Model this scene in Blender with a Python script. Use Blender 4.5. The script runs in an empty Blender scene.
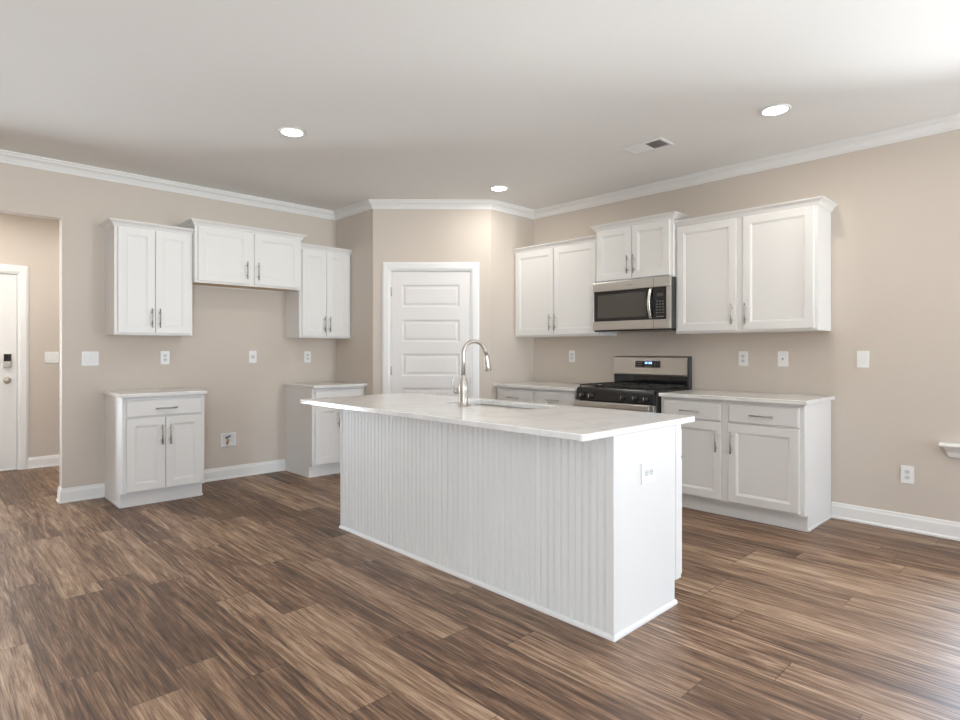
import bpy, bmesh, math, random
from mathutils import Vector, Matrix

S = bpy.context.scene
COL = S.collection
R = math.radians

# ---------------------------------------------------------------- camera
F_PX, YAW, HORIZON, CAM_H = 588.0, 46.07, 351.3, 1.25
cam_d = bpy.data.cameras.new('camera')
cam = bpy.data.objects.new('camera', cam_d); COL.objects.link(cam)
cam.location = (0, 0, CAM_H)
cam.rotation_euler = (R(90), 0, R(YAW - 90))
cam_d.sensor_fit = 'HORIZONTAL'; cam_d.sensor_width = 36.0
cam_d.lens = 36.0 * F_PX / 960.0
cam_d.shift_y = (HORIZON - 360.0) / 960.0
cam_d.clip_start = 0.05
S.camera = cam

# ---------------------------------------------------------------- world, daylight, exposure
SKY_STRENGTH = 28.0
LAMP_POWER = 5.4
EXPOSURE = 0.30
S.view_settings.view_transform = 'Standard'
S.view_settings.look = 'None'
S.view_settings.gamma = 1.0
S.view_settings.use_curve_mapping = False
S.view_settings.exposure = EXPOSURE
W = bpy.data.worlds.new('daylight'); S.world = W; W.use_nodes = True
nt = W.node_tree; nt.nodes.clear()
tc = nt.nodes.new('ShaderNodeTexCoord'); sp = nt.nodes.new('ShaderNodeSeparateXYZ')
cr = nt.nodes.new('ShaderNodeValToRGB')
mr = nt.nodes.new('ShaderNodeMapRange'); mr.inputs['From Min'].default_value = -1; mr.inputs['From Max'].default_value = 1
bg = nt.nodes.new('ShaderNodeBackground'); wo = nt.nodes.new('ShaderNodeOutputWorld')
nt.links.new(tc.outputs['Generated'], sp.inputs[0]); nt.links.new(sp.outputs['Z'], mr.inputs['Value'])
nt.links.new(mr.outputs[0], cr.inputs[0]); nt.links.new(cr.outputs[0], bg.inputs[0]); nt.links.new(bg.outputs[0], wo.inputs[0])
e = cr.color_ramp.elements
e[0].position = 0.0; e[0].color = (1.26, 1.37, 1.45, 1)
e[1].position = 1.0; e[1].color = (.44, .61, .82, 1)
k = e.new(.485); k.color = (1.26, 1.37, 1.45, 1)
k = e.new(.52); k.color = (.64, .75, .87, 1)
bg.inputs[1].default_value = SKY_STRENGTH

# ---------------------------------------------------------------- room dimensions
YL, XR = 5.885, 4.985          # kitchen wall on the left, range wall on the right
XB, YB = -2.9, -3.3            # walls behind the camera
ZC = 2.803                     # ceiling
YH = 7.85                      # far wall of the entry hall
PA, PB = Vector((3.42, 5.144, 0)), Vector((4.31, 4.31, 0))   # corner pantry, diagonal wall
WT = 0.12

def portal(loc, rot, sx, sy):
    l = bpy.data.lights.new('window_daylight', 'AREA'); l.shape = 'RECTANGLE'; l.size = sx; l.size_y = sy
    l.cycles.is_portal = True
    o = bpy.data.objects.new('window_daylight', l); COL.objects.link(o); o.location = loc; o.rotation_euler = rot
# windows: (name, wall, a0, a1, z0, z1)
WINS = {'right': (.02, .56, .638, 2.18), 'backA': (-2.3, -.7, .63, 2.3), 'backB': (3.65, 4.3, .3, 2.3),
        'entry': (-1.05, -.34, .15, 2.25), 'near': (-2.5, -1.8, .9, 2.3)}  # the near window is an added opening for fill light
a0, a1, z0, z1 = WINS['right']; portal((XR + .16, (a0 + a1) / 2, (z0 + z1) / 2), (0, R(90), 0), z1 - z0, a1 - a0)
for kx in ('backA', 'backB'):
    a0, a1, z0, z1 = WINS[kx]; portal(((a0 + a1) / 2, YB - .16, (z0 + z1) / 2), (R(90), 0, 0), a1 - a0, z1 - z0)
a0, a1, z0, z1 = WINS['entry']; portal(((a0 + a1) / 2, YH + .16, (z0 + z1) / 2), (R(-90), 0, 0), a1 - a0, z1 - z0)
a0, a1, z0, z1 = WINS['near']; portal((XB - .16, (a0 + a1) / 2, (z0 + z1) / 2), (0, R(-90), 0), z1 - z0, a1 - a0)

# ---------------------------------------------------------------- materials
def mat(name, col, rough=.5, metal=0.0, spec=.5, bump=0, bscale=60, emit=None, estr=0, coat=0):
    m = bpy.data.materials.new(name); m.use_nodes = True
    n = m.node_tree; b = n.nodes['Principled BSDF']
    b.inputs['Base Color'].default_value = (*col, 1); b.inputs['Roughness'].default_value = rough
    b.inputs['Metallic'].default_value = metal; b.inputs['Specular IOR Level'].default_value = spec
    b.inputs['Coat Weight'].default_value = coat
    if emit: b.inputs['Emission Color'].default_value = (*emit, 1); b.inputs['Emission Strength'].default_value = estr
    t = n.nodes.new('ShaderNodeTexCoord'); ns = n.nodes.new('ShaderNodeTexNoise')
    ns.inputs['Scale'].default_value = bscale; ns.inputs['Detail'].default_value = 3
    n.links.new(t.outputs['Object'], ns.inputs['Vector'])
    # a very slight tonal variation, so that no surface is perfectly flat
    hs = n.nodes.new('ShaderNodeMapRange'); hs.inputs['To Min'].default_value = .985; hs.inputs['To Max'].default_value = 1.015
    vm = n.nodes.new('ShaderNodeVectorMath'); vm.operation = 'SCALE'; vm.inputs[0].default_value = col
    n.links.new(ns.outputs['Fac'], hs.inputs['Value']); n.links.new(hs.outputs[0], vm.inputs['Scale'])
    n.links.new(vm.outputs[0], b.inputs['Base Color'])
    if bump:
        bp = n.nodes.new('ShaderNodeBump'); bp.inputs['Strength'].default_value = bump; bp.inputs['Distance'].default_value = .002
        n.links.new(ns.outputs['Fac'], bp.inputs['Height']); n.links.new(bp.outputs[0], b.inputs['Normal'])
    return m

M = {}
M['wall'] = mat('beige_wall_paint', (.625, .555, .485), .75, spec=.25, bump=.12, bscale=180)
M['hall_wall'] = M['wall']
M['ceiling'] = mat('ceiling_paint', (.85, .84, .815), .9, spec=.15, bump=.1, bscale=150)
M['trim'] = mat('white_trim_paint', (.83, .82, .80), .35, spec=.45)
M['cab'] = mat('white_cabinet_paint', (.79, .778, .755), .33, spec=.45)
M['bead'] = mat('white_beadboard_paint', (.80, .79, .76), .4, spec=.4)
M['door'] = mat('door_paint', (.78, .755, .735), .4, spec=.4)
M['maple'] = mat('maple_veneer', (.60, .44, .27), .55, bscale=25)
M['nickel'] = mat('brushed_nickel', (.50, .46, .415), .36, metal=1)
M['pull'] = mat('satin_pull_metal', (.50, .48, .455), .34, metal=1)
M['chrome'] = mat('bright_handle_metal', (.80, .80, .79), .22, metal=1)
M['black'] = mat('black_enamel', (.012, .012, .014), .22, spec=.5)
M['glass_black'] = mat('black_glass', (.01, .01, .012), .06, spec=.6)
M['iron'] = mat('cast_iron', (.022, .021, .02), .55, bump=.2, bscale=300)
M['darkgrey'] = mat('dark_grey_sheet', (.06, .06, .06), .45)
M['plastic'] = mat('white_plate_plastic', (.86, .86, .85), .3)
M['slot'] = mat('dark_slot', (.05, .05, .05), .6)
M['seam'] = mat('plate_recess', (.72, .72, .71), .5)
M['led'] = mat('lamp_diffuser', (.9, .9, .9), .4, emit=(1, .95, .88), estr=14)
M['clock'] = mat('blue_clock_digits', (.02, .03, .1), .4, emit=(.25, .45, 1.0), estr=2.5)
M['legend'] = mat('grey_button_legend', (.16, .16, .16), .5)
M['oven_window'] = mat('oven_window_glass', (.075, .07, .06), .12, spec=.6)
M['brass'] = mat('brass_valve', (.55, .40, .18), .35, metal=1)
M['red'] = mat('red_valve_plastic', (.5, .08, .07), .4)
M['vent_dark'] = mat('vent_duct_dark', (.05, .048, .045), .8)

def steel():
    m = mat('brushed_stainless_steel', (.62, .60, .565), .3, metal=1)
    n = m.node_tree; b = n.nodes['Principled BSDF']
    t = n.nodes.new('ShaderNodeTexCoord'); mp = n.nodes.new('ShaderNodeMapping'); mp.inputs['Scale'].default_value = (3, 3, 500)
    ns = n.nodes.new('ShaderNodeTexNoise'); ns.inputs['Scale'].default_value = 1; ns.inputs['Detail'].default_value = 2
    r = n.nodes.new('ShaderNodeMapRange'); r.inputs['To Min'].default_value = .24; r.inputs['To Max'].default_value = .40
    n.links.new(t.outputs['Object'], mp.inputs[0]); n.links.new(mp.outputs[0], ns.inputs['Vector'])
    n.links.new(ns.outputs['Fac'], r.inputs['Value']); n.links.new(r.outputs[0], b.inputs['Roughness'])
    b.inputs['Anisotropic'].default_value = .4
    return m
M['steel'] = steel()

def quartz():
    m = bpy.data.materials.new('white_quartz'); m.use_nodes = True
    n = m.node_tree; b = n.nodes['Principled BSDF']; b.inputs['Roughness'].default_value = .13; b.inputs['Specular IOR Level'].default_value = .5
    t = n.nodes.new('ShaderNodeTexCoord')
    n1 = n.nodes.new('ShaderNodeTexNoise'); n1.inputs['Scale'].default_value = 2.2; n1.inputs['Detail'].default_value = 6; n1.inputs['Distortion'].default_value = 1.2
    n2 = n.nodes.new('ShaderNodeTexNoise'); n2.inputs['Scale'].default_value = 220
    c = n.nodes.new('ShaderNodeValToRGB'); el = c.color_ramp.elements
    el[0].position = .44; el[0].color = (.83, .815, .79, 1); el[1].position = .56; el[1].color = (.83, .815, .79, 1)
    kk = el.new(.5); kk.color = (.76, .745, .72, 1)
    mx = n.nodes.new('ShaderNodeMix'); mx.data_type = 'RGBA'; mx.blend_type = 'MULTIPLY'; mx.inputs[0].default_value = .08
    n.links.new(t.outputs['Object'], n1.inputs['Vector']); n.links.new(t.outputs['Object'], n2.inputs['Vector'])
    n.links.new(n1.outputs['Fac'], c.inputs[0]); n.links.new(c.outputs[0], mx.inputs[6]); n.links.new(n2.outputs['Fac'], mx.inputs[7])
    n.links.new(mx.outputs[2], b.inputs['Base Color'])
    return m
M['quartz'] = quartz()

def pane_glass():
    m = bpy.data.materials.new('window_glass'); m.use_nodes = True
    n = m.node_tree; n.nodes.clear()
    o = n.nodes.new('ShaderNodeOutputMaterial'); t = n.nodes.new('ShaderNodeBsdfTransparent'); g = n.nodes.new('ShaderNodeBsdfGlossy')
    g.inputs['Roughness'].default_value = .02; f = n.nodes.new('ShaderNodeFresnel'); f.inputs[0].default_value = 1.45
    x = n.nodes.new('ShaderNodeMixShader'); n.links.new(f.outputs[0], x.inputs[0]); n.links.new(t.outputs[0], x.inputs[1])
    n.links.new(g.outputs[0], x.inputs[2]); n.links.new(x.outputs[0], o.inputs[0])
    return m
M['pane'] = pane_glass()

def plank_floor():
    PW, PL = .182, 1.25
    m = bpy.data.materials.new('wood_plank_floor'); m.use_nodes = True
    n = m.node_tree; L = n.links.new; b = n.nodes['Principled BSDF']
    def math_(op, a, bb=None, c=None):
        q = n.nodes.new('ShaderNodeMath'); q.operation = op
        for i, v in enumerate((a, bb, c)):
            if v is None: continue
            if isinstance(v, (int, float)): q.inputs[i].default_value = v
            else: L(v, q.inputs[i])
        return q.outputs[0]
    t = n.nodes.new('ShaderNodeTexCoord'); s = n.nodes.new('ShaderNodeSeparateXYZ'); L(t.outputs['Object'], s.inputs[0])
    x = math_('DIVIDE', math_('ADD', s.outputs['X'], 20.03), PW)
    row = math_('FLOOR', x); fx = math_('FRACT', x)
    wn = n.nodes.new('ShaderNodeTexWhiteNoise'); wn.noise_dimensions = '1D'; L(row, wn.inputs['W'])
    y = math_('ADD', math_('DIVIDE', math_('ADD', s.outputs['Y'], 20), PL), math_('MULTIPLY', wn.outputs['Value'], 7.3))
    col = math_('FLOOR', y); fy = math_('FRACT', y)
    cb = n.nodes.new('ShaderNodeCombineXYZ'); L(row, cb.inputs[0]); L(col, cb.inputs[1])
    w2 = n.nodes.new('ShaderNodeTexWhiteNoise'); w2.noise_dimensions = '2D'; L(cb.outputs[0], w2.inputs['Vector'])
    pid = w2.outputs['Value']
    # grain coordinates: stretched along the plank, shifted per plank
    def grain(sx, sy, detail, dist, rough=.6, off=0.0):
        g = n.nodes.new('ShaderNodeCombineXYZ')
        L(math_('ADD', math_('MULTIPLY', s.outputs['X'], sx), math_('MULTIPLY', pid, 37.0 + off)), g.inputs[0])
        L(math_('ADD', math_('MULTIPLY', s.outputs['Y'], sy), math_('MULTIPLY', pid, 91.0)), g.inputs[1])
        L(math_('MULTIPLY', pid, 13.0), g.inputs[2])
        q = n.nodes.new('ShaderNodeTexNoise'); q.inputs['Scale'].default_value = 1; q.inputs['Detail'].default_value = detail
        q.inputs['Distortion'].default_value = dist; q.inputs['Roughness'].default_value = rough
        L(g.outputs[0], q.inputs['Vector']); return q.outputs['Fac']
    g1 = grain(17, 1.1, 5, 2.2)
    g2 = grain(60, 2.2, 6, 1.4, .72, 11)
    g3 = grain(240, 5.0, 3, .5, .7, 5)
    fac = math_('ADD', math_('ADD', math_('MULTIPLY', math_('SUBTRACT', g1, .5), .85), math_('MULTIPLY', math_('SUBTRACT', g2, .5), .62)), math_('MULTIPLY', math_('SUBTRACT', g3, .5), .6))
    fac = math_('ADD', math_('ADD', fac, .5), math_('MULTIPLY', math_('SUBTRACT', pid, .5), .20))
    c = n.nodes.new('ShaderNodeValToRGB'); el = c.color_ramp.elements
    for p_, cc in ((.18, (.030, .013, .006)), (.38, (.110, .055, .029)), (.52, (.225, .129, .074)), (.66, (.385, .252, .160)), (.88, (.62, .46, .33))):
        kk = el.new(p_); kk.color = (*cc, 1)
    el.remove(el[0]); el.remove(el[-1])
    L(fac, c.inputs[0])
    # dark joints between planks
    ex = math_('MULTIPLY', math_('MINIMUM', fx, math_('SUBTRACT', 1.0, fx)), PW)
    ey = math_('MULTIPLY', math_('MINIMUM', fy, math_('SUBTRACT', 1.0, fy)), PL)
    ed = math_('MINIMUM', ex, ey)
    gap = n.nodes.new('ShaderNodeMapRange'); gap.inputs['From Min'].default_value = .0006; gap.inputs['From Max'].default_value = .0028
    gap.inputs['To Min'].default_value = .42; gap.inputs['To Max'].default_value = 1.0; L(ed, gap.inputs['Value'])
    sc = n.nodes.new('ShaderNodeVectorMath'); sc.operation = 'SCALE'; L(c.outputs[0], sc.inputs[0]); L(gap.outputs[0], sc.inputs['Scale'])
    L(sc.outputs[0], b.inputs['Base Color'])
    rg = n.nodes.new('ShaderNodeMapRange'); rg.inputs['To Min'].default_value = .50; rg.inputs['To Max'].default_value = .38; L(g2, rg.inputs['Value'])
    L(rg.outputs[0], b.inputs['Roughness']); b.inputs['Specular IOR Level'].default_value = .6
    h = math_('ADD', math_('ADD', math_('MULTIPLY', g2, .5), math_('MULTIPLY', g3, .5)), math_('MULTIPLY', gap.outputs[0], .6))
    bp = n.nodes.new('ShaderNodeBump'); bp.inputs['Strength'].default_value = .28; bp.inputs['Distance'].default_value = .002
    L(h, bp.inputs['Height']); L(bp.outputs[0], b.inputs['Normal'])
    return m
M['floor'] = plank_floor()

# ---------------------------------------------------------------- mesh helpers
class MB:
    """collects shapes, then links them as ONE mesh object"""
    def __init__(s): s.bm = bmesh.new(); s.mats = []
    def mi(s, m):
        if m is None: return 0
        if m not in s.mats: s.mats.append(m)
        return s.mats.index(m)
    def _add(s, b2, m=None, smooth=False):
        i = s.mi(m); mp = {}
        for v in b2.verts: mp[v] = s.bm.verts.new(v.co)
        for f in b2.faces:
            try: nf = s.bm.faces.new([mp[v] for v in f.verts])
            except ValueError: continue
            nf.material_index = i; nf.smooth = smooth or f.smooth
        b2.free()
    def box(s, x0, x1, y0, y1, z0, z1, bev=0, m=None, seg=1):
        b = bmesh.new(); bmesh.ops.create_cube(b, size=1)
        for v in b.verts:
            v.co = Vector(((x0 + x1) / 2 + v.co.x * abs(x1 - x0), (y0 + y1) / 2 + v.co.y * abs(y1 - y0), (z0 + z1) / 2 + v.co.z * abs(z1 - z0)))
        if bev: bmesh.ops.bevel(b, geom=b.edges[:], offset=bev, segments=seg, affect='EDGES', profile=.5)
        s._add(b, m); return s
    def poly(s, pts, axis, a0, a1, bev=0, m=None):
        """prism of a 2-D outline; axis = the extrusion axis"""
        b = bmesh.new()
        def P(u, v, a): return {'x': Vector((a, u, v)), 'y': Vector((u, a, v)), 'z': Vector((u, v, a))}[axis]
        A = [b.verts.new(P(u, v, a0)) for u, v in pts]; B = [b.verts.new(P(u, v, a1)) for u, v in pts]
        b.faces.new(A); b.faces.new(B[::-1])
        for i in range(len(pts)):
            j = (i + 1) % len(pts); b.faces.new((A[i], B[i], B[j], A[j]))
        bmesh.ops.recalc_face_normals(b, faces=b.faces[:])
        if bev: bmesh.ops.bevel(b, geom=b.edges[:], offset=bev, segments=2, affect='EDGES', profile=.5)
        s._add(b, m); return s
    def tube(s, pts, rad, n=14, m=None, caps=True):
        pts = [Vector(p) for p in pts]; k = len(pts)
        rad = [rad] * k if isinstance(rad, (int, float)) else rad
        b = bmesh.new(); rings = []; up = None
        for i in range(k):
            d = (pts[min(i + 1, k - 1)] - pts[max(i - 1, 0)]).normalized()
            if up is None: up = Vector((0, 0, 1)) if abs(d.z) < .9 else Vector((1, 0, 0))
            a = (up - d * up.dot(d)).normalized(); c = d.cross(a); up = a
            rings.append([b.verts.new(pts[i] + (a * math.cos(2 * math.pi * j / n) + c * math.sin(2 * math.pi * j / n)) * rad[i]) for j in range(n)])
        for i in range(k - 1):
            for j in range(n):
                f = b.faces.new((rings[i][j], rings[i][(j + 1) % n], rings[i + 1][(j + 1) % n], rings[i + 1][j])); f.smooth = True
        if caps: b.faces.new(rings[0][::-1]); b.faces.new(rings[-1])
        bmesh.ops.recalc_face_normals(b, faces=b.faces[:])
        s._add(b, m); return s
    def lathe(s, prof, o=(0, 0, 0), axis='z', n=28, m=None, smooth=True, flip=1):
        """revolve (radius, height) pairs about an axis through o"""
        b = bmesh.new(); o = Vector(o); rings = []
        for r, h in prof:
            rg = []
            for j in range(n):
                t = 2 * math.pi * j / n; u, v = r * math.cos(t), r * math.sin(t); hh = h * flip
                rg.append(b.verts.new(o + {'z': Vector((u, v, hh)), 'y': Vector((u, hh, v)), 'x': Vector((hh, u, v))}[axis]))
            rings.append(rg)
        for i in range(len(rings) - 1):
            for j in range(n):
                f = b.faces.new((rings[i][j], rings[i][(j + 1) % n], rings[i + 1][(j + 1) % n], rings[i + 1][j])); f.smooth = smooth
        b.faces.new(rings[0][::-1]); b.faces.new(rings[-1])
        bmesh.ops.remove_doubles(b, verts=b.verts[:], dist=1e-6)
        bmesh.ops.recalc_face_normals(b, faces=b.faces[:])
        s._add(b, m); return s
    def loops(s, loops, m=None, cap_last=True, cap_first=False):
        b = bmesh.new(); Ls = [[b.verts.new(p) for p in lp] for lp in loops]
        for A, B in zip(Ls, Ls[1:]):
            for i in range(len(A)):
                j = (i + 1) % len(A); b.faces.new((A[i], A[j], B[j], B[i]))
        if cap_last: b.faces.new(Ls[-1])
        if cap_first: b.faces.new(Ls[0][::-1])
        s._add(b, m); return s
    def sweep(s, path, prof, closed=False, m=None):
        """sweep a closed (offset, z) profile along a plan path, offset to the right of travel, mitred"""
        b = bmesh.new(); P = [Vector(p) for p in path]; k = len(P); rings = []
        def nrm(a, c): d = (c - a).normalized(); return Vector((d.y, -d.x))
        for i in range(k):
            n1 = nrm(P[i - 1], P[i]) if (i > 0 or closed) else None
            n2 = nrm(P[i], P[(i + 1) % k]) if (i < k - 1 or closed) else None
            if n1 is None: mv = n2
            elif n2 is None: mv = n1
            else: mv = (n1 + n2) / (1 + n1.dot(n2))
            rings.append([b.verts.new((P[i].x + mv.x * d, P[i].y + mv.y * d, z)) for d, z in prof])
        q = len(prof)
        for i in range(k if closed else k - 1):
            A, B = rings[i], rings[(i + 1) % k]
            for j in range(q): b.faces.new((A[j], A[(j + 1) % q], B[(j + 1) % q], B[j]))
        if not closed: b.faces.new(rings[0]); b.faces.new(rings[-1][::-1])
        bmesh.ops.recalc_face_normals(b, faces=b.faces[:])
        s._add(b, m); return s
    def build(s, name, m=None, parent=None, recalc=False):
        me = bpy.data.meshes.new(name)
        if recalc: bmesh.ops.recalc_face_normals(s.bm, faces=s.bm.faces[:])
        s.bm.to_mesh(me); s.bm.free()
        for q in ([m] if not s.mats else s.mats): me.materials.append(q)
        o = bpy.data.objects.new(name, me); COL.objects.link(o)
        if parent: o.parent = parent
        return o

def tag(o, label, cat, group=None, kind=None):
    o['label'] = label; o['category'] = cat
    if group: o['group'] = group
    if kind: o['kind'] = kind
    return o
def thing(name, label, cat, loc=(0, 0, 0), rz=0, group=None):
    o = bpy.data.objects.new(name, None); COL.objects.link(o); o.empty_display_size = .1
    o.location = loc; o.rotation_euler = (0, 0, rz)
    return tag(o, label, cat, group)
def struct(o, label, cat): return tag(o, label, cat, kind='structure')
LEFT, RIGHT = 0.0, R(-90)      # facing: things on the left wall / on the right wall

# ---------------------------------------------------------------- setting: floor, ceiling, walls
struct(MB().box(XB - .3, XR + .3, YB - .3, YH + .2, -.1, 0).build('floor', M['floor']), 'brown wood-look plank floor of the kitchen and hall', 'floor')
struct(MB().box(XB - .3, XR + .3, YB - .3, YH + .2, ZC, ZC + .1).build('ceiling', M['ceiling']), 'flat white ceiling over the kitchen', 'ceiling')

def wall_x(mb, x0, x1, y0, y1, holes):
    """wall running along x with rectangular holes (a0,a1,z0,z1)"""
    cur = x0
    for a0, a1, z0, z1 in sorted(holes):
        mb.box(cur, a0, y0, y1, 0, ZC)
        if z0 > 0: mb.box(a0, a1, y0, y1, 0, z0)
        mb.box(a0, a1, y0, y1, z1, ZC); cur = a1
    mb.box(cur, x1, y0, y1, 0, ZC); return mb
def wall_y(mb, x0, x1, y0, y1, holes):
    cur = y0
    for a0, a1, z0, z1 in sorted(holes):
        mb.box(x0, x1, cur, a0, 0, ZC)
        if z0 > 0: mb.box(x0, x1, a0, a1, 0, z0)
        mb.box(x0, x1, a0, a1, z1, ZC); cur = a1
    mb.box(x0, x1, cur, y1, 0, ZC); return mb
OPX0, OPX1, OPZ = -.75, .882, 2.347
struct(wall_x(MB(), XB, 3.54, YL, YL + WT, [(OPX0, OPX1, 0, OPZ)]).build('wall_left', M['wall']), 'beige kitchen wall with the cased-free opening to the hall', 'wall')
struct(wall_y(MB(), XR, XR + WT, YB, 4.43, [WINS['right']]).build('wall_right', M['wall']), 'beige wall behind the range and microwave', 'wall')
struct(wall_x(MB(), XB - WT, XR + WT, YB - WT, YB, [WINS['backA'], WINS['backB']]).build('wall_back', M['wall']), 'beige wall behind the viewer with two windows', 'wall')
struct(wall_y(MB(), XB - WT, XB, YB, YL + WT, [WINS['near']]).build('wall_near', M['wall']), 'beige side wall left of the viewer', 'wall')
struct(MB().box(3.42, 3.54, PA.y, YL, 0, ZC).build('wall_pantry_left', M['wall']), 'short beige wall beside the left cabinets', 'wall')
struct(MB().box(PB.x, XR, 4.31, 4.43, 0, ZC).build('wall_pantry_right', M['wall']), 'short beige wall beside the right cabinets', 'wall')
DIAG = (PB - PA); DL = DIAG.length; DA = math.atan2(DIAG.y, DIAG.x)
D0, D1, DTOP = .172, 1.021, 2.095      # pantry door opening along the diagonal wall
dw = MB()
dw.box(0, D0, 0, WT, 0, ZC); dw.box(D1, DL, 0, WT, 0, ZC); dw.box(D0, D1, 0, WT, DTOP, ZC)
o = dw.build('wall_pantry', M['wall']); o.location = PA; o.rotation_euler = (0, 0, DA)
struct(o, 'diagonal beige corner wall around the pantry door', 'wall')
FD0, FD1, FDZ = -.15, .800, 2.075        # front door opening
struct(wall_x(MB(), -1.9 - WT, 3.0, YH, YH + WT, [(FD0, FD1, 0, FDZ), WINS['entry']]).build('wall_hall', M['hall_wall']), 'beige hall wall around the entry door', 'wall')
struct(MB().box(-1.9 - WT, -1.9, YL + WT, YH, 0, ZC).build('wall_hall_left', M['hall_wall']), 'far side wall of the hall', 'wall')
struct(MB().box(3.0, 3.12, YL + WT, YH, 0, ZC).build('wall_hall_right', M['hall_wall']), 'hall end wall', 'wall')

# crown molding around the kitchen
cp = [(0, -.083), (.010, -.083), (.010, -.074), (.016, -.074), (.016, -.066), (.021, -.063), (.026, -.052), (.036, -.040), (.050, -.030), (.055, -.028),
      (.055, -.021), (.061, -.021), (.063, -.014), (.069, -.010), (.075, -.010), (.075, 0), (0, 0)]
room = [(XB, YL), (3.42, YL), (PA.x, PA.y), (PB.x, PB.y), (XR, 4.31), (XR, YB), (XB, YB)]
struct(MB().sweep(room, [(d, ZC + z) for d, z in cp], closed=True).build('trim_1', M['trim']), 'white crown molding around the kitchen ceiling', 'crown molding')
# baseboards
bp_ = [(0, 0), (.024, 0), (.024, .012), (.016, .02), (.0145, .088), (.011, .097), (.009, .104), (.008, .114), (.004, .118), (0, .118)]
def base(name, path, label): struct(MB().sweep(path, bp_).build(name, M['trim']), label, 'baseboard')
base('baseboard_left', [(OPX1, YL + WT), (OPX1, YL), (1.183, YL)], 'white baseboard from the hall opening to the first base cabinet')
base('baseboard_middle', [(1.806, YL), (2.813, YL)], 'white baseboard in the empty refrigerator bay')
base('baseboard_right', [(XR, 1.353), (XR, YB)], 'white baseboard along the right wall under the window')
base('baseboard_back', [(XR, YB), (XB, YB), (XB, YL), (OPX0, YL)], 'white baseboard behind the viewer')
base('baseboard_hall', [(.875, YH), (3.0, YH)], 'white baseboard in the hall right of the entry door')
dd = DIAG.normalized()
def dpt(t): q = PA + dd * t; return (q.x, q.y)
base('baseboard_pantry_left', [dpt(0), dpt(.094)], 'short white baseboard left of the pantry door')
base('baseboard_pantry_right', [dpt(1.108), dpt(DL)], 'short white baseboard right of the pantry door')

# door casings
def casing(name, x0, x1, zt, w, label, loc, rz):
    """picture-frame casing: legs and head around an opening in the local xz plane, facing -y"""
    mb = MB(); pr = [(0, 0), (0, -.011), (.010, -.013), (.013, -.016), (.052, -.018), (.060, -.018), (w, -.011), (w, 0)]
    P = [(x0, 0), (x0, zt), (x1, zt), (x1, 0)]; ring = []
    dirs = [(-1, 0), (-1, 1), (1, 1), (1, 0)]
    b = bmesh.new()
    for (x, z), (ax, az) in zip(P, dirs): ring.append([b.verts.new((x + ax * d, y, z + az * d)) for d, y in pr])
    q = len(pr)
    for A, B in zip(ring, ring[1:]):
        for j in range(q): b.faces.new((A[j], A[(j + 1) % q], B[(j + 1) % q], B[j]))
    b.faces.new(ring[0]); b.faces.new(ring[-1][::-1]); bmesh.ops.recalc_face_normals(b, faces=b.faces[:]); mb._add(b)
    # jamb lining inside the opening
    mb.box(x0, x0 + .012, 0, WT, 0, zt); mb.box(x1 - .012, x1, 0, WT, 0, zt); mb.box(x0 + .012, x1 - .012, 0, WT, zt - .012, zt)
    mb.box(x0 + .012, x0 + .024, .05, .075, 0, zt - .012); mb.box(x1 - .024, x1 - .012, .05, .075, 0, zt - .012); mb.box(x0 + .024, x1 - .024, .05, .075, zt - .024, zt - .012)
    o = mb.build(name, M['trim']); o.location = loc; o.rotation_euler = (0, 0, rz)
    return struct(o, label, 'door casing')
casing('trim_2', D0, D1, DTOP, .077, 'white casing around the pantry door', PA, DA)
casing('trim_3', FD0, FD1, FDZ, .082, 'white casing around the hall entry door', (0, YH, 0), 0)

def panel_leaf(x0, x1, z0, z1, yf, th, panels):
    """door leaf in the local xz plane facing -y; panels = rectangles with moulded, raised fields"""
    mb = MB()
    def rect(a, b_, c, d, y): return [(a, y, c), (b_, y, c), (b_, y, d), (a, y, d)]
    xs0, xs1 = panels[0][0], panels[0][1]
    mb.loops([rect(x0, x1, z0, z1, yf + th), rect(x0, x1, z0, z1, yf)], cap_last=False, cap_first=True)
    def quad(a, b_, c, d): mb.loops([rect(a, b_, c, d, yf)])
    quad(x0, xs0, z0, z1); quad(xs1, x1, z0, z1)
    zz = z0
    for a, b_, c, d in sorted(panels, key=lambda p: p[2]):
        quad(xs0, xs1, zz, c); zz = d
        lp = []
        for ins, dep in ((0, 0), (.004, .002), (.010, .009), (.016, .011), (.026, .011), (.040, .0045), (.044, .004)):
            lp.append(rect(a + ins, b_ - ins, c + ins, d - ins, yf + dep))
        mb.loops(lp)
    quad(xs0, xs1, zz, z1)
    return mb
# pantry door: five equal panels
pl = [(.295, .895, z, z + .232) for z in (.285, .640, .993, 1.346, 1.708)]
pd = panel_leaf(D0 + .015, D1 - .015, .012, DTOP - .016, .012, .035, pl).build('door_1', M['door'], recalc=True)
pd.location = PA; pd.rotation_euler = (0, 0, DA)
struct(pd, 'white five-panel pantry door in the diagonal corner wall', 'door')
for z in (.28, 1.05, 1.868):
    MB().tube([(D0 + .0125, .006, z - .045), (D0 + .0125, .006, z + .045)], .0065, 10).box(D0 + .003, D0 + .022, .0095, .0118, z - .045, z + .045).build('hinge', M['nickel'], pd)
MB().lathe([(.030, 0), (.031, .004), (.026, .010), (.012, .013), (.011, .034), (.020, .040), (.027, .050), (.027, .058), (.020, .066), (.004, .069)], (D1 - .075, .0115, .945), 'y', flip=-1).build('door_knob', M['nickel'], pd)
MB().box(D1 - .0165, D1 - .0115, .002, .0475, .91, .98).build('strike_plate', M['nickel'], pd)
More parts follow.
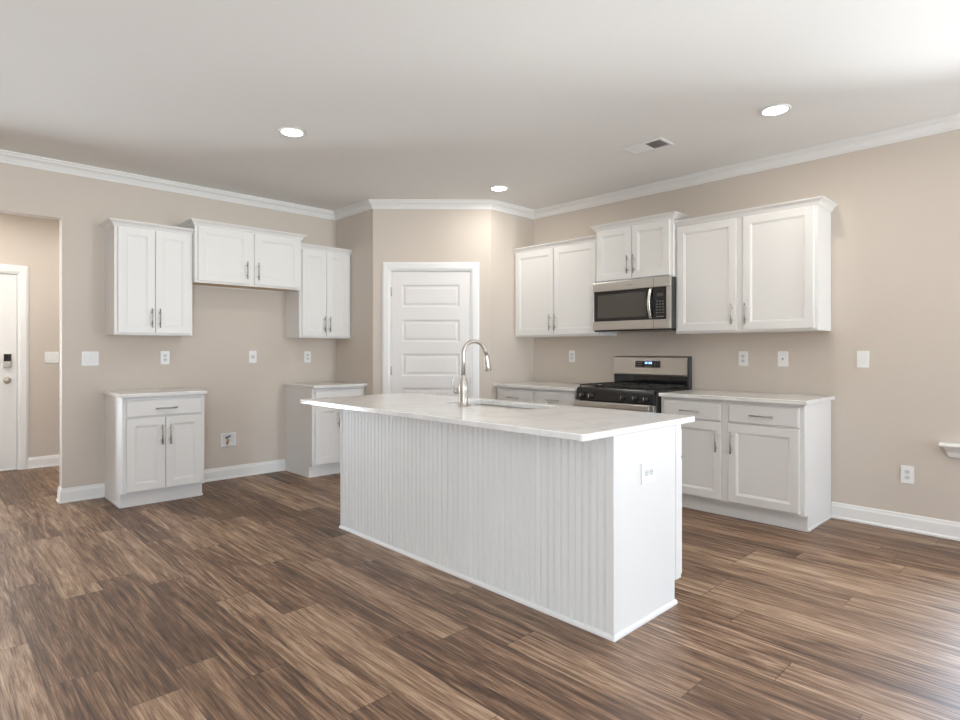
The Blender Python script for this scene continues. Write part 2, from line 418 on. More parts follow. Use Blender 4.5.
# front door in the hall
fpl = [(-.05, .655, .30, .86), (-.05, .655, 1.02, 1.90)]
fd = panel_leaf(FD0 + .015, FD1 - .015, .014, FDZ - .016, .014, .04, [(-.04, .625, .28, .84), (-.04, .625, 1.32, 1.92)]).build('door_2', M['trim'], recalc=True)
fd.location = (0, YH, 0)
struct(fd, 'white entry door seen through the hall opening', 'door')
kx = .705
lock = MB().box(kx - .034, kx + .034, -.012, .0135, 1.075, 1.225, .006, seg=2).build('deadbolt_keypad', M['nickel'], fd)
MB().box(kx - .028, kx + .028, -.0145, -.0122, 1.145, 1.22, .002).build('keypad_face', M['glass_black'], lock)
MB().lathe([(.033, 0), (.034, .005), (.028, .012), (.012, .015), (.012, .035), (.022, .042), (.029, .054), (.027, .064), (.018, .070), (.003, .072)], (kx, .0135, .945), 'y', flip=-1).build('door_knob', M['nickel'], fd)
MB().box(FD1 - .0155, FD1 - .0125, .004, .05, .93, 1.0).build('strike_plate', M['nickel'], fd)
MB().box(FD0 + .013, FD1 - .013, -.01, .10, .001, .012, .003).build('threshold', M['nickel'], fd)

# windows (outside the frame; they bring in the daylight)
def window(name, label, w, h, loc, rz, mull=0, sill=True):
    """local frame: x along the wall, y from the wall face (0) outwards, z from the sill"""
    t = bpy.data.objects.new(name, None); COL.objects.link(t); t.location = loc; t.rotation_euler = (0, 0, rz)
    struct(t, label, 'window')
    f = MB(); y0, y1 = .05, .10
    f.box(-w / 2, -w / 2 + .045, y0, y1, 0, h); f.box(w / 2 - .045, w / 2, y0, y1, 0, h)
    f.box(-w / 2 + .045, w / 2 - .045, y0, y1, 0, .045); f.box(-w / 2 + .045, w / 2 - .045, y0, y1, h - .045, h)
    for i in range(mull):
        x = -w / 2 + w * (i + 1) / (mull + 1); f.box(x - .035, x + .035, y0, y1, .045, h - .045)
    xs = [-w / 2 + w * i / (mull + 1) for i in range(mull + 2)]
    for a, b in zip(xs, xs[1:]):
        f.box(a + .045, b - .045, y0 + .01, y1 - .005, h * .5 - .02, h * .5 + .02)
    f.build('window_frame', M['trim'], t)
    for a, b in zip(xs, xs[1:]): MB().box(a + .04, b - .04, .082, .086, .04, h - .04).build('window_pane', M['pane'], t)
    return t
a0, a1, z0, z1 = WINS['right']
w1 = window('window_1', 'double window on the right wall, its sill at the right frame edge', a1 - a0, z1 - z0, (XR, (a0 + a1) / 2, z0), RIGHT)
hw = (a1 - a0) / 2 + .14
MB().poly([(.05, 0), (-.062, 0), (-.070, -.004), (-.073, -.012), (-.070, -.020), (-.062, -.024), (0, -.024), (0, -.0005), (.05, -.0005)][:7] + [(.0, -.024)], 'x', -hw, hw).build('window_sill', M['trim'], w1, recalc=True)
ap = MB()
b = bmesh.new()
prof = [(0, -.024), (-.052, -.024), (-.046, -.034), (-.030, -.045), (-.020, -.060), (-.018, -.088), (-.012, -.094), (0, -.094)]
A = [b.verts.new((-hw + .018 + (-.024 - z) * .38, y, z)) for y, z in prof]; B = [b.verts.new((hw - .018 - (-.024 - z) * .38, y, z)) for y, z in prof]
b.faces.new(A); b.faces.new(B[::-1])
for i in range(len(prof)): b.faces.new((A[i], B[i], B[(i + 1) % len(prof)], A[(i + 1) % len(prof)]))
bmesh.ops.recalc_face_normals(b, faces=b.faces[:]); ap._add(b); ap.build('sill_apron', M['trim'], w1)
a0, a1, z0, z1 = WINS['backA']; window('window_2', 'double window behind the viewer', a1 - a0, z1 - z0, ((a0 + a1) / 2, YB, z0), R(180))
a0, a1, z0, z1 = WINS['backB']; window('window_3', 'glazed patio door behind the viewer', a1 - a0, z1 - z0, ((a0 + a1) / 2, YB, z0), R(180))

a0, a1, z0, z1 = WINS['entry']; window('window_4', 'tall hall window beside the entry door', a1 - a0, z1 - z0, ((a0 + a1) / 2, YH, z0), 0, mull=0)
a0, a1, z0, z1 = WINS['near']; window('added_fill_window', 'added unseen fill-light window on the wall left of the viewer', a1 - a0, z1 - z0, (XB, (a0 + a1) / 2, z0), R(90))  # unseen window added as soft fill for the left wall and island side

# ---------------------------------------------------------------- cabinets
def shaker(x0, x1, z0, z1, yf, th=.019, fr=.058):
    mb = MB()
    def rect(i, y): return [(x0 + i, y, z0 + i), (x1 - i, y, z0 + i), (x1 - i, y, z1 - i), (x0 + i, y, z1 - i)]
    mb.loops([rect(0, yf + th), rect(0, yf + .003), rect(.003, yf), rect(fr, yf), rect(fr + .002, yf + .004), rect(fr + .010, yf + .0055), rect(fr + .013, yf + .0095)], cap_first=True)
    return mb
def slab(x0, x1, z0, z1, yf, th=.019):
    mb = MB()
    def rect(i, y): return [(x0 + i, y, z0 + i), (x1 - i, y, z0 + i), (x1 - i, y, z1 - i), (x0 + i, y, z1 - i)]
    mb.loops([rect(0, yf + th), rect(0, yf + .006), rect(.002, yf + .004), rect(.006, yf + .002), rect(.010, yf)], cap_first=True)
    return mb
def pull(x, z, yf, vertical, parent, L=.162):
    mb = MB(); r = .006; h = L / 2; yo = yf - .030
    if vertical:
        mb.tube([(x, yo, z - h), (x, yo, z + h)], r, 12)
        for s_ in (-1, 1): mb.tube([(x, yf, z + s_ * .048), (x, yo, z + s_ * .048)], .0048, 10)
    else:
        mb.tube([(x - h, yo, z), (x + h, yo, z)], r, 12)
        for s_ in (-1, 1): mb.tube([(x + s_ * .048, yf, z), (x + s_ * .048, yo, z)], .0048, 10)
    return mb.build('handle', M['pull'], parent)
CROWN = [(0, -.022), (.006, -.022), (.008, -.016), (.012, -.012), (.016, -.002), (.026, .010), (.036, .016), (.038, .020), (.044, .022), (.045, .030), (0, .030)]

def wall_cabinet(label, group, loc, rz, w, h, doors, crown_l, crown_r, D=.305):
    """local: x along the wall from -w/2 to w/2, y = 0 at the wall, front towards -y, z from the cabinet bottom.
    h = height to the top of the crown; doors = list of (x0, x1, handle side)"""
    t = thing('wall_cabinet', label, 'cabinet', loc, rz, group)
    hb = h - .030; b = MB()
    b.box(-w / 2, -w / 2 + .016, -D + .019, -.001, 0, hb); b.box(w / 2 - .016, w / 2, -D + .019, -.001, 0, hb)
    b.box(-w / 2 + .016, w / 2 - .016, -.008, -.001, .001, hb); b.box(-w / 2 + .016, w / 2 - .016, -D + .019, -.008, hb - .016, hb)
    # face frame
    st = .038; yf0, yf1 = -D, -D + .019
    b.box(-w / 2, -w / 2 + st, yf0, yf1, 0, hb, .0012); b.box(w / 2 - st, w / 2, yf0, yf1, 0, hb, .0012)
    b.box(-w / 2 + st, w / 2 - st, yf0, yf1, 0, .032); b.box(-w / 2 + st, w / 2 - st, yf0, yf1, hb - .05, hb)
    for (p, q) in zip(doors, doors[1:]):
        m_ = (p[1] + q[0]) / 2; b.box(m_ - .03, m_ + .03, yf0, yf1, .032, hb - .05)
    b.build('body', M['cab'], t)
    MB().box(-w / 2 + .016, w / 2 - .016, -D + .019, -.008, .012, .024).build('bottom_panel', M['maple'], t)['label'] = 'tan maple underside'
    path = []
    if crown_l: path.append((-w / 2, -.001))
    path += [(-w / 2, -D), (w / 2, -D)]
    if crown_r: path.append((w / 2, -.001))
    c = MB().sweep(path, [(d, hb + z) for d, z in CROWN])
    c.box(-w / 2, w / 2, -D, -.001, hb + .004, hb + .029)
    c.build('crown_molding', M['cab'], t)
    for x0, x1, side in doors:
        dz0, dz1 = .016, hb - .024
        d = shaker(x0, x1, dz0, dz1, -D - .020).build('door', M['cab'], t, recalc=True)
        xh = x1 - .029 if side > 0 else x0 + .029
        pull(xh, dz0 + .127, -D - .020, True, d)
    return t
def pair(w, gap, edge=.024): return [(-w / 2 + edge, -gap / 2, 1), (gap / 2, w / 2 - edge, -1)]
GL, GR = 'wall cabinets on the left wall', 'wall cabinets on the range wall'
def on_left(x0, x1, z): return ((x0 + x1) / 2, YL, z)
def on_right(ya, yb, z): return (XR, (ya + yb) / 2, z)
wall_cabinet('white two-door wall cabinet nearest the hall opening, above the free-standing base cabinet', GL, on_left(1.19, 1.798, 1.39), LEFT, .608, .947, pair(.608, .004), True, False)
wall_cabinet('short wide white wall cabinet above the empty refrigerator space', GL, on_left(1.800, 2.816, 1.866), LEFT, 1.016, .555, pair(1.016, .05), True, True, .362)
wall_cabinet('white two-door wall cabinet on the left wall against the pantry corner', GL, on_left(2.825, 3.419, 1.39), LEFT, .594, .955, pair(.594, .004), False, False)
wall_cabinet('white two-door wall cabinet left of the microwave', GR, on_right(4.309, 3.233, 1.402), RIGHT, 1.076, .945, pair(1.076, .012), False, False)
wall_cabinet('small white wall cabinet directly above the microwave', GR, on_right(3.231, 2.452, 1.884), RIGHT, .779, .540, pair(.779, .006), True, True, .352)
wall_cabinet('wide white two-door wall cabinet right of the microwave', GR, on_right(2.450, 1.357, 1.402), RIGHT, 1.093, .95, [(-.526, -.030, 1), (.018, .5225, -1)], False, True)

def base_cabinet(label, group, loc, rz, w, bays, shoe=()):
    """bays = list of (x0, x1, [door spans with handle side])"""
    t = thing('base_cabinet', label, 'cabinet', loc, rz, group)
    D, H, TK = .590, .884, .115; yf0, yf1 = -D, -D + .019; b = MB()
    for x0 in (-w / 2, w / 2 - .018):
        b.poly([(-.001, 0), (-.001, H), (-D + .019, H), (-D + .019, TK), (-.522, TK), (-.522, 0)], 'x', x0, x0 + .018)
    b.box(-w / 2 + .018, w / 2 - .018, -.012, -.001, .02, H)
    b.box(-w / 2 + .018, w / 2 - .018, -D + .019, -.012, TK, TK + .016)
    st = .030
    b.box(-w / 2, -w / 2 + st, yf0, yf1, TK, H, .0012); b.box(w / 2 - st, w / 2, yf0, yf1, TK, H, .0012)
    b.box(-w / 2 + st, w / 2 - st, yf0, yf1, H - .03, H); b.box(-w / 2 + st, w / 2 - st, yf0, yf1, .70, .735); b.box(-w / 2 + st, w / 2 - st, yf0, yf1, TK, .14)
    for p, q in zip(bays, bays[1:]):
        m_ = (p[1] + q[0]) / 2; b.box(m_ - .04, m_ + .04, yf0, yf1, .14, .70); b.box(m_ - .04, m_ + .04, yf0, yf1, .735, H - .03)
    for x0, x1, ds in bays:
        if len(ds) > 1: m_ = (ds[0][1] + ds[1][0]) / 2; b.box(m_ - .025, m_ + .025, yf0, yf1, .14, .70)
    b.build('body', M['cab'], t)
    MB().box(-w / 2, w / 2, -.534, -.5225, 0, TK).build('toe_kick', M['cab'], t)
    for s_ in shoe:
        MB().box(s_ * w / 2, s_ * (w / 2 + .010), -.533, -.026, 0, .018, .003).build('shoe_molding', M['cab'], t)
    for x0, x1, ds in bays:
        d = slab(x0, x1, .722, .858, yf0 - .020).build('drawer', M['cab'], t, recalc=True)
        pull((x0 + x1) / 2, .786, yf0 - .020, False, d)
        for a, c, side in ds:
            q = shaker(a, c, .130, .710, yf0 - .020).build('door', M['cab'], t, recalc=True)
            pull(c - .029 if side > 0 else a + .029, .572, yf0 - .020, True, q)
    return t
BL, BR = 'base cabinets on the left wall', 'base cabinets on the range wall'
def bay1(w): return [(-w / 2 + .026, w / 2 - .026, [(-w / 2 + .026, -.002, 1), (.002, w / 2 - .026, -1)])]
base_cabinet('free-standing white base cabinet with one drawer, left of the refrigerator space', BL, on_left(1.184, 1.804, 0), LEFT, .62, bay1(.62), (-1, 1))
base_cabinet('white base cabinet behind the island end, against the pantry corner', BL, on_left(2.815, 3.418, 0), LEFT, .603, bay1(.603), (-1,))
w = 1.05
base_cabinet('white two-drawer base cabinet left of the range, mostly behind the island', BR, on_right(4.308, 3.258, 0), RIGHT, w,
             [(-w / 2 + .03, -.018, [(-w / 2 + .03, -.018, 1)]), (.018, w / 2 - .03, [(.018, w / 2 - .03, -1)])])
w = 1.073
base_cabinet('white two-drawer base cabinet right of the range, its end panel exposed', BR, on_right(2.430, 1.357, 0), RIGHT, w,
             [(-w / 2 + .028, -.037, [(-w / 2 + .028, -.037, 1)]), (.018, w / 2 - .030, [(.018, w / 2 - .030, -1)])], (1,))

def countertop(label, loc, rz, x0, x1):
    o = MB().box(x0, x1, -.640, -.001, .8845, .914, .004, seg=2).build('countertop', M['quartz'])
    o.location = loc; o.rotation_euler = (0, 0, rz)
    return tag(o, label, 'countertop', 'white quartz worktops along the walls')
countertop('white quartz top on the free-standing left base cabinet', on_left(1.184, 1.804, 0), LEFT, -.331, .320)
countertop('white quartz top on the base cabinet against the pantry corner', on_left(2.815, 3.418, 0), LEFT, -.310, .301)
countertop('white quartz top left of the range', on_right(4.308, 3.258, 0), RIGHT, -.525, .534)
countertop('white quartz top right of the range', on_right(2.430, 1.357, 0), RIGHT, -.533, .564)

# ---------------------------------------------------------------- island
IX0, IX1, IY0, IY1 = 2.180, 2.777, 1.430, 3.680
isl = thing('kitchen_island', 'long white beadboard kitchen island in the middle of the floor', 'kitchen island', ((IX0 + IX1) / 2, (IY0 + IY1) / 2, 0))
ox, oy = (IX0 + IX1) / 2, (IY0 + IY1) / 2
def ib(): return MB()
lx0, lx1, ly0, ly1 = IX0 - ox, IX1 - ox, IY0 - oy, IY1 - oy
b = MB()
b.box(lx0 + .012, lx0 + .03, ly0 + .018, ly1 - .018, 0, .884)
b.box(lx0 + .03, lx1 - .08, ly0 + .018, ly1 - .018, .115, .13)
st = .03
b.box(lx1 - .019, lx1, ly0 + .0005, ly1 - .0005, .855, .884); b.box(lx1 - .019, lx1, ly0 + .0005, ly1 - .0005, .115, .145)
nb = 4
for i in range(nb + 1):
    y = ly0 + .02 + (ly1 - ly0 - .04) * i / nb; b.box(lx1 - .019, lx1, y - .0195, y + .0195, .145, .855)
b.build('body', M['cab'], isl)
for y0, y1 in ((ly0, ly0 + .018), (ly1 - .018, ly1)):
    e_ = MB().poly([(lx0 + .004, 0), (lx0 + .004, .884), (lx1 - .0195, .884), (lx1 - .0195, .115), (lx1 - .060, .115), (lx1 - .060, 0)], 'y', y0, y1).build('end_panel', M['cab'], isl)
    MB().box(lx1 - .05, lx1 - .0005, min(y0, y1) - .003 if y0 < 0 else y1, y0 if y0 < 0 else y1 + .003, .115, .8835).build('corner_stile', M['cab'], e_)
MB().box(lx1 - .062, lx1 - .0505, ly0 + .018, ly1 - .018, 0, .114).build('toe_kick', M['cab'], isl)
# beadboard: two grooved sheets
def beadboard(y0, y1):
    pitch = .0406; n = max(1, round((y1 - y0) / pitch)); pitch = (y1 - y0) / n
    pts = []
    for i in range(n):
        a = y0 + i * pitch
        for dy, dx in ((0, 0), (pitch - .0135, 0), (pitch - .0115, .0065), (pitch - .0100, .0065), (pitch - .0085, .0005), (pitch - .0045, .0005), (pitch - .0030, .0065), (pitch - .0018, .0065), (pitch - .0004, 0)):
            pts.append((lx0 + dx, a + dy))
    pts += [(lx0, y1), (lx0 + .0115, y1), (lx0 + .0115, y0)]
    return MB().poly(pts, 'z', .012, .884)
SEAM = 2.536 - oy
beadboard(ly0 + .013, SEAM - .008).build('beadboard_panel', M['bead'], isl)
beadboard(SEAM + .008, ly1 - .013).build('beadboard_panel', M['bead'], isl)
MB().box(lx0 - .002, lx0 + .0115, SEAM - .0075, SEAM + .0075, .016, .884, .001).build('seam_batten', M['cab'], isl)
for y0, y1 in ((ly0 - .004, ly0 + .0125), (ly1 - .0125, ly1 + .004)):
    MB().box(lx0 - .005, lx0 + .0035, y0, y1, 0, .8835, .0015).build('corner_trim', M['cab'], isl)
sp_ = [(0, 0), (.012, 0), (.012, .010), (.007, .018), (0, .021)]
MB().sweep([(lx1 - .052, ly1), (lx0, ly1), (lx0, ly0), (lx1 - .052, ly0)][::-1], [(-d, z) for d, z in sp_]).build('shoe_molding', M['cab'], isl, recalc=True)
# drawers and doors on the range side of the island
for i in range(nb):
    y0 = ly0 + .001 + (ly1 - ly0 - .002) * i / nb + (.003 if i else 0); y1 = ly0 + .001 + (ly1 - ly0 - .002) * (i + 1) / nb - .003
    q = MB(); src = shaker(y0, y1, .13, .71, 0); q.mats = []
    for v in src.bm.verts: v.co = Vector((lx1 + .020 - v.co.y, v.co.x, v.co.z))
    d_ = src.build('door', M['cab'], isl, recalc=True)
    src = slab(y0, y1, .722, .858, 0)
    for v in src.bm.verts: v.co = Vector((lx1 + .020 - v.co.y, v.co.x, v.co.z))
    w_ = src.build('drawer', M['cab'], isl, recalc=True)
    yh = y1 - .029 if i % 2 == 0 else y0 + .029
    for par, P in ((d_, [((yh, .491), (yh, .653)), ((yh, .524), None), ((yh, .620), None)]), (w_, [(((y0 + y1) / 2 - .081, .786), ((y0 + y1) / 2 + .081, .786)), (((y0 + y1) / 2 - .048, .786), None), (((y0 + y1) / 2 + .048, .786), None)])):
        h_ = MB(); (p, r_) = P[0]; h_.tube([(lx1 + .05, p[0], p[1]), (lx1 + .05, r_[0], r_[1])], .006, 10)
        for p, _ in P[1:]: h_.tube([(lx1 + .020, p[0], p[1]), (lx1 + .05, p[0], p[1])], .0048, 8)
        h_.build('handle', M['pull'], par)

# island worktop with a sink cut-out
CX0, CX1, CY0, CY1 = 1.945, 2.922, 1.418, 3.845
SX0, SX1, SY0, SY1 = 2.505, 2.845, 2.240, 2.960
def rrect(x0, x1, y0, y1, r, k=6):
    out = []
    for cx, cy, a in ((x1 - r, y0 + r, -90), (x1 - r, y1 - r, 0), (x0 + r, y1 - r, 90), (x0 + r, y0 + r, 180)):
        for i in range(k + 1):
            t = R(a + 90 * i / k); out.append((cx + r * math.cos(t), cy + r * math.sin(t)))
    return out
def slab_with_hole(outer, inner, z0, z1, ch=.003):
    b = bmesh.new()
    def ring(pts, z): return [b.verts.new((x, y, z)) for x, y in pts]
    def inset(pts, d):
        cx = sum(p[0] for p in pts) / len(pts); cy = sum(p[1] for p in pts) / len(pts); o_ = []
        for i, p in enumerate(pts):
            a, c = Vector(pts[i - 1]), Vector(pts[(i + 1) % len(pts)]); tdir = (c - a).normalized(); nn = Vector((-tdir.y, tdir.x)); o_.append((p[0] + nn.x * d, p[1] + nn.y * d))
        return o_
    N = len(outer)
    T = ring(inset(outer, ch), z1); U = ring(outer, z1 - ch); V = ring(outer, z0 + ch); B_ = ring(inset(outer, ch), z0)
    t = ring(inset(inner, -ch), z1); u = ring(inner, z1 - ch); v = ring(inner, z0)
    def strip(A, C):
        for i in range(len(A)): b.faces.new((A[i], A[(i + 1) % len(A)], C[(i + 1) % len(C)], C[i]))
    strip(U, T); strip(V, U); strip(B_, V); strip(t, u); strip(u, v)
    strip(T, t); strip(v, B_)
    bmesh.ops.recalc_face_normals(b, faces=b.faces[:])
    return b
mb = MB(); mb._add(slab_with_hole(rrect(CX0, CX1, CY0, CY1, .022), rrect(SX0, SX1, SY0, SY1, .03), .8845, .914))
tag(mb.build('countertop', M['quartz']), 'large white quartz island worktop around the sink and faucet', 'countertop')

# undermount sink
sk = thing('kitchen_sink', 'stainless undermount sink set into the island worktop behind the faucet', 'sink', ((SX0 + SX1) / 2, (SY0 + SY1) / 2, .66))
hx, hy_ = (SX1 - SX0) / 2, (SY1 - SY0) / 2
lp = []
for ins, z, r in ((-.022, .2235, .05), (-.004, .2235, .034), (0, .220, .03), (.006, .02, .03), (.016, .006, .03), (.03, 0, .025)):
    lp.append([(x, y, z) for x, y in rrect(-hx + ins, hx - ins, -hy_ + ins, hy_ - ins, r)])
lp2 = [[(x, y, z) for x, y in rrect(-hx + i, hx - i, -hy_ + i, hy_ - i, r)] for i, z, r in ((.03, -.003, .025), (.012, .003, .03), (.002, .02, .03), (-.006, .218, .03), (-.022, .2205, .05))]
MB().loops(lp2[::-1][::-1] + lp[0:1] + lp[1:], cap_first=True).build('basin', M['steel'], sk, recalc=True)
MB().lathe([(.045, .0005), (.045, .003), (.036, .004), (.030, .002), (.012, .002), (.010, .006), (.002, .006)], (.03, 0, 0)).build('drain', M['chrome'], sk)

# faucet
fx, fy = 2.432, 2.672
fc = thing('faucet', 'tall brushed nickel gooseneck faucet on the island worktop', 'faucet', (fx, fy, .9142), R(-6))
MB().lathe([(.033, 0), (.033, .006), (.029, .010), (.027, .030), (.0275, .075), (.031, .095), (.031, .112), (.027, .135), (.019, .165), (.015, .178), (.0145, .188), (.012, .190)]).build('body', M['nickel'], fc)
arc = [(0, 0, .185), (0, 0, .28), (0, 0, .325)]
ra = .085
for i in range(1, 15):
    t = math.pi * (1 - i / 14 * .93); arc.append((ra + ra * math.cos(t), 0, 0.325 + ra * .86 * math.sin(t)))
ex_, ez_ = arc[-1][0], arc[-1][2]; dxn = Vector((arc[-1][0] - arc[-2][0], 0, arc[-1][2] - arc[-2][2])).normalized()
arc.append((ex_ + dxn.x * .03, 0, ez_ + dxn.z * .03))
MB().tube(arc, .0122, 16).build('spout', M['nickel'], fc)
p0 = Vector(arc[-1]); hd = Vector((.17, 0, -1)).normalized()
MB().tube([p0 - dxn * .004, p0 + hd * .01, p0 + hd * .03, p0 + hd * .075, p0 + hd * .098, p0 + hd * .102], [.0135, .016, .017, .0205, .0215, .018], 18).build('spray_head', M['nickel'], fc)
hn = MB().tube([(0, .020, .100), (0, .082, .086), (0, .089, .085)], [.020, .0195, .014], 16)
hn.tube([(0, .074, .086), (0, .094, .090), (-.002, .106, .106), (-.002, .112, .135), (-.002, .111, .168), (-.002, .108, .182)], [.011, .0095, .0075, .0068, .0062, .003], 12)
hn.build('handle', M['nickel'], fc)

# ---------------------------------------------------------------- microwave
mw = thing('microwave_oven', 'stainless over-the-range microwave with a black glass door', 'microwave', on_right(3.236, 2.452, 1.432), RIGHT)
w = .784; hw = w / 2; H = .451; D = .375
MB().box(-hw, hw, -D, -.002, .012, H, .003).build('body', M['darkgrey'], mw)
b = MB(); b.box(-hw, hw, -D - .028, -D - .0005, .012, .092, .004, seg=2); b.box(-hw, hw, -D - .028, -D - .0005, H - .082, H - .001, .004, seg=2)
b.box(-hw, -hw + .014, -D - .028, -D - .0005, .092, H - .082, .002); b.box(hw - .036, hw, -D - .028, -D - .0005, .092, H - .082, .002)
fr = b.build('front_frame', M['steel'], mw)
b = MB()
for i in range(7): b.box(-.040 + i * .0105, -.033 + i * .0105, -D - .0285, -D - .0278, H - .045, H - .040)
b.build('badge', M['legend'], fr)
MB().box(.236, .239, -D - .0285, -D - .0279, .012, H - .001).build('door_seam', M['slot'], fr)
dr = MB().box(-hw + .0145, .234, -D - .026, -D - .001, .0925, H - .0825, .002).build('door', M['glass_black'], mw)
MB().box(-hw + .055, .165, -D - .0268, -D - .0255, .125, H - .115, .0005).build('door_window', M['oven_window'], dr)
hz0, hz1 = .10, H - .09; hb = MB(); pts = []
N = 14
for i in range(N + 1):
    f_ = i / N; z = hz0 + (hz1 - hz0) * f_; pts.append((.214, -D - .036 - .038 * math.sin(math.pi * f_), z))
bb = bmesh.new(); rings = []
for i, (x, y, z) in enumerate(pts):
    wd = .016
    rings.append([bb.verts.new(q) for q in ((x - wd, y + .003, z), (x - wd * .5, y - .004, z), (x + wd * .5, y - .004, z), (x + wd, y + .003, z), (x + wd * .6, y + .009, z), (x - wd * .6, y + .009, z))])
for A, B in zip(rings, rings[1:]):
    for j in range(6):
        f_ = bb.faces.new((A[j], A[(j + 1) % 6], B[(j + 1) % 6], B[j])); f_.smooth = True
bb.faces.new(rings[0][::-1]); bb.faces.new(rings[-1]); bmesh.ops.recalc_face_normals(bb, faces=bb.faces[:]); hb._add(bb)
for z in (hz0 + .012, hz1 - .012): hb.box(.205, .223, -D - .045, -D - .0255, z - .009, z + .009, .002)
hb.build('handle', M['chrome'], dr)
cpn = MB().box(.241, hw - .0365, -D - .026, -D - .001, .0925, H - .0825, .001).build('control_panel', M['glass_black'], mw)
b = MB(); cx = (.241 + hw - .036) / 2
for r_ in range(5):
    for c_ in range(3): b.box(cx - .036 + c_ * .028, cx - .020 + c_ * .028, -D - .0268, -D - .0258, .145 + r_ * .024, .153 + r_ * .024)
b.box(cx - .036, cx + .036, -D - .0268, -D - .0258, .110, .120)
b.build('button_legend', M['legend'], cpn)
MB().box(cx - .030, cx + .030, -D - .0268, -D - .0258, .288, .318).build('display', M['oven_window'], cpn)
MB().box(-hw + .01, hw - .01, -D - .012, -.01, 0, .0118).build('vent_base', M['black'], mw)
MB().box(-hw + .09, -hw + .20, -D + .06, -D + .13, -.004, -.0002).build('task_light', M['seam'], mw)

# ---------------------------------------------------------------- range
rg = thing('gas_range', 'stainless and black gas range between the two right base cabinets', 'range', on_right(3.224, 2.454, 0), RIGHT)
w = .77; hw = w / 2 - .001
# depth: wall at y=0, front face at about -.655
b = MB(); b.box(-hw, hw, -.62, -.008, .05, .905, .003)
for sx in (-1, 1):
    for yy in (-.58, -.08): b.lathe([(.018, 0), (.018, .004), (.010, .008), (.010, .06)], (sx * (hw - .05), yy, 0), n=12)
b.build('body', M['darkgrey'], rg)
ct = MB().poly([(-.660, .905), (-.660, .918), (-.650, .930), (-.06, .930), (-.06, .905)], 'x', -hw, hw, .003).build('cooktop', M['black'], rg)
for gx in (-.255, 0, .255):
    g = MB(); gw = .118
    for xx in (-gw, gw): g.box(gx + xx - .006, gx + xx + .006, -.625, -.105, .942, .954, .002)
    for yy in (-.619, -.365, -.111): g.box(gx - gw, gx + gw, yy - .006, yy + .006, .942, .954, .002)
    for yc in (-.49, -.24):
        for ax in (-1, 1):
            g.box(gx + ax * .030, gx + ax * gw, yc - .005, yc + .005, .944, .956, .002)
            g.box(gx - .005, gx + .005, yc + ax * .030, yc + ax * .122, .944, .956, .002)
    for xx in (-gw, gw):
        for yy in (-.619, -.111): g.box(gx + xx - .006, gx + xx + .006, yy - .006, yy + .006, .9303, .943)
    g.build('burner_grate', M['iron'], ct)
    for yc in (-.49, -.24):
        if gx == 0 and yc == -.24: continue
        MB().lathe([(.046, 0), (.046, .006), (.036, .008), (.034, .013), (.030, .0135), (.004, .0135)], (gx, yc, .9303), n=20).build('burner', M['iron'], ct)
fa = MB().poly([(-.6205, .815), (-.672, .815), (-.676, .822), (-.668, .900), (-.661, .9165), (-.6205, .9165)], 'x', -hw, hw, .002).build('control_panel', M['black'], rg)
for kx_ in (-.315, -.225, .0 + .10, .215, .315):
    kb = MB().lathe([(.026, 0), (.026, .006), (.021, .010), (.0195, .030), (.017, .033), (.003, .033)], (kx_, -.6735, .858), 'y', n=20, flip=-1).build('knob', M['black'], fa)
    MB().box(kx_ - .0025, kx_ + .0025, -.7085, -.7062, .848, .876).build('pointer', M['chrome'], kb)
b = MB(); b.box(-hw + .003, hw - .003, -.668, -.6205, .21, .806, .004, seg=2)
od = b.build('oven_door', M['steel'], rg)
MB().box(-.27, .27, -.6695, -.667, .36, .68, .001).build('oven_window', M['glass_black'], od)
hb = MB().box(-hw + .012, hw - .012, -.728, -.706, .765, .812, .006, seg=2)
hb.build('handle', M['steel'], od)
for sx in (-1, 1): MB().box(sx * (hw - .05) - .014, sx * (hw - .05) + .014, -.707, -.667, .772, .805, .002).build('handle_bracket', M['darkgrey'], od)
MB().box(-hw + .003, hw - .003, -.662, -.6205, .055, .203, .004, seg=2).build('storage_drawer', M['steel'], rg)
# backguard
bgd = MB().poly([(-.004, .905), (-.004, 1.195), (-.020, 1.205), (-.050, 1.203), (-.062, 1.190), (-.070, 1.036), (-.058, 1.028), (-.058, .931), (-.0595, .9305), (-.0595, .905)], 'x', -hw - .001, hw - .014).build('backguard', M['steel'], rg)
MB().poly([(-.004, .905), (-.004, 1.196), (-.020, 1.204), (-.048, 1.200), (-.056, 1.190), (-.056, .905)], 'x', hw - .0138, hw - .002).build('end_cap', M['darkgrey'], bgd)
MB().poly([(-.0615, 1.192), (-.0645, 1.192), (-.0725, 1.036), (-.0695, 1.036)], 'x', -hw - .0008, hw - .0142).build('backguard_face', M['steel'], bgd, recalc=True)
MB().box(-hw, hw - .0145, -.0625, -.0582, .932, 1.027, .001).build('backguard_base', M['glass_black'], bgd)
def on_face(z): return -.0645 - (1.192 - z) * (.008 / .156)
def face_poly(x0, x1, z0, z1, o=.0012):
    return MB().poly([(on_face(z1) + .0004, z1), (on_face(z1) - o, z1), (on_face(z0) - o, z0), (on_face(z0) + .0004, z0)], 'x', x0, x1)
dp = face_poly(-.148, .112, 1.098, 1.160).build('display', M['glass_black'], bgd, recalc=True)
b = MB()
for x0_, w_ in ((-.045, .006), (-.034, .013), (-.014, .002), (-.006, .013), (.012, .013)):
    q = face_poly(x0_, x0_ + w_, 1.132, 1.152, .0018); b._add(q.bm)
b.build('clock', M['clock'], dp, recalc=True)
for x0_ in (-.140, .055):
    b = MB()
    for i in range(3):
        for j in range(3): b._add(face_poly(x0_ + i * .024, x0_ + i * .024 + .013, 1.106 + j * .018, 1.110 + j * .018, .0018).bm)
    b.build('button_legend', M['legend'], dp, recalc=True)
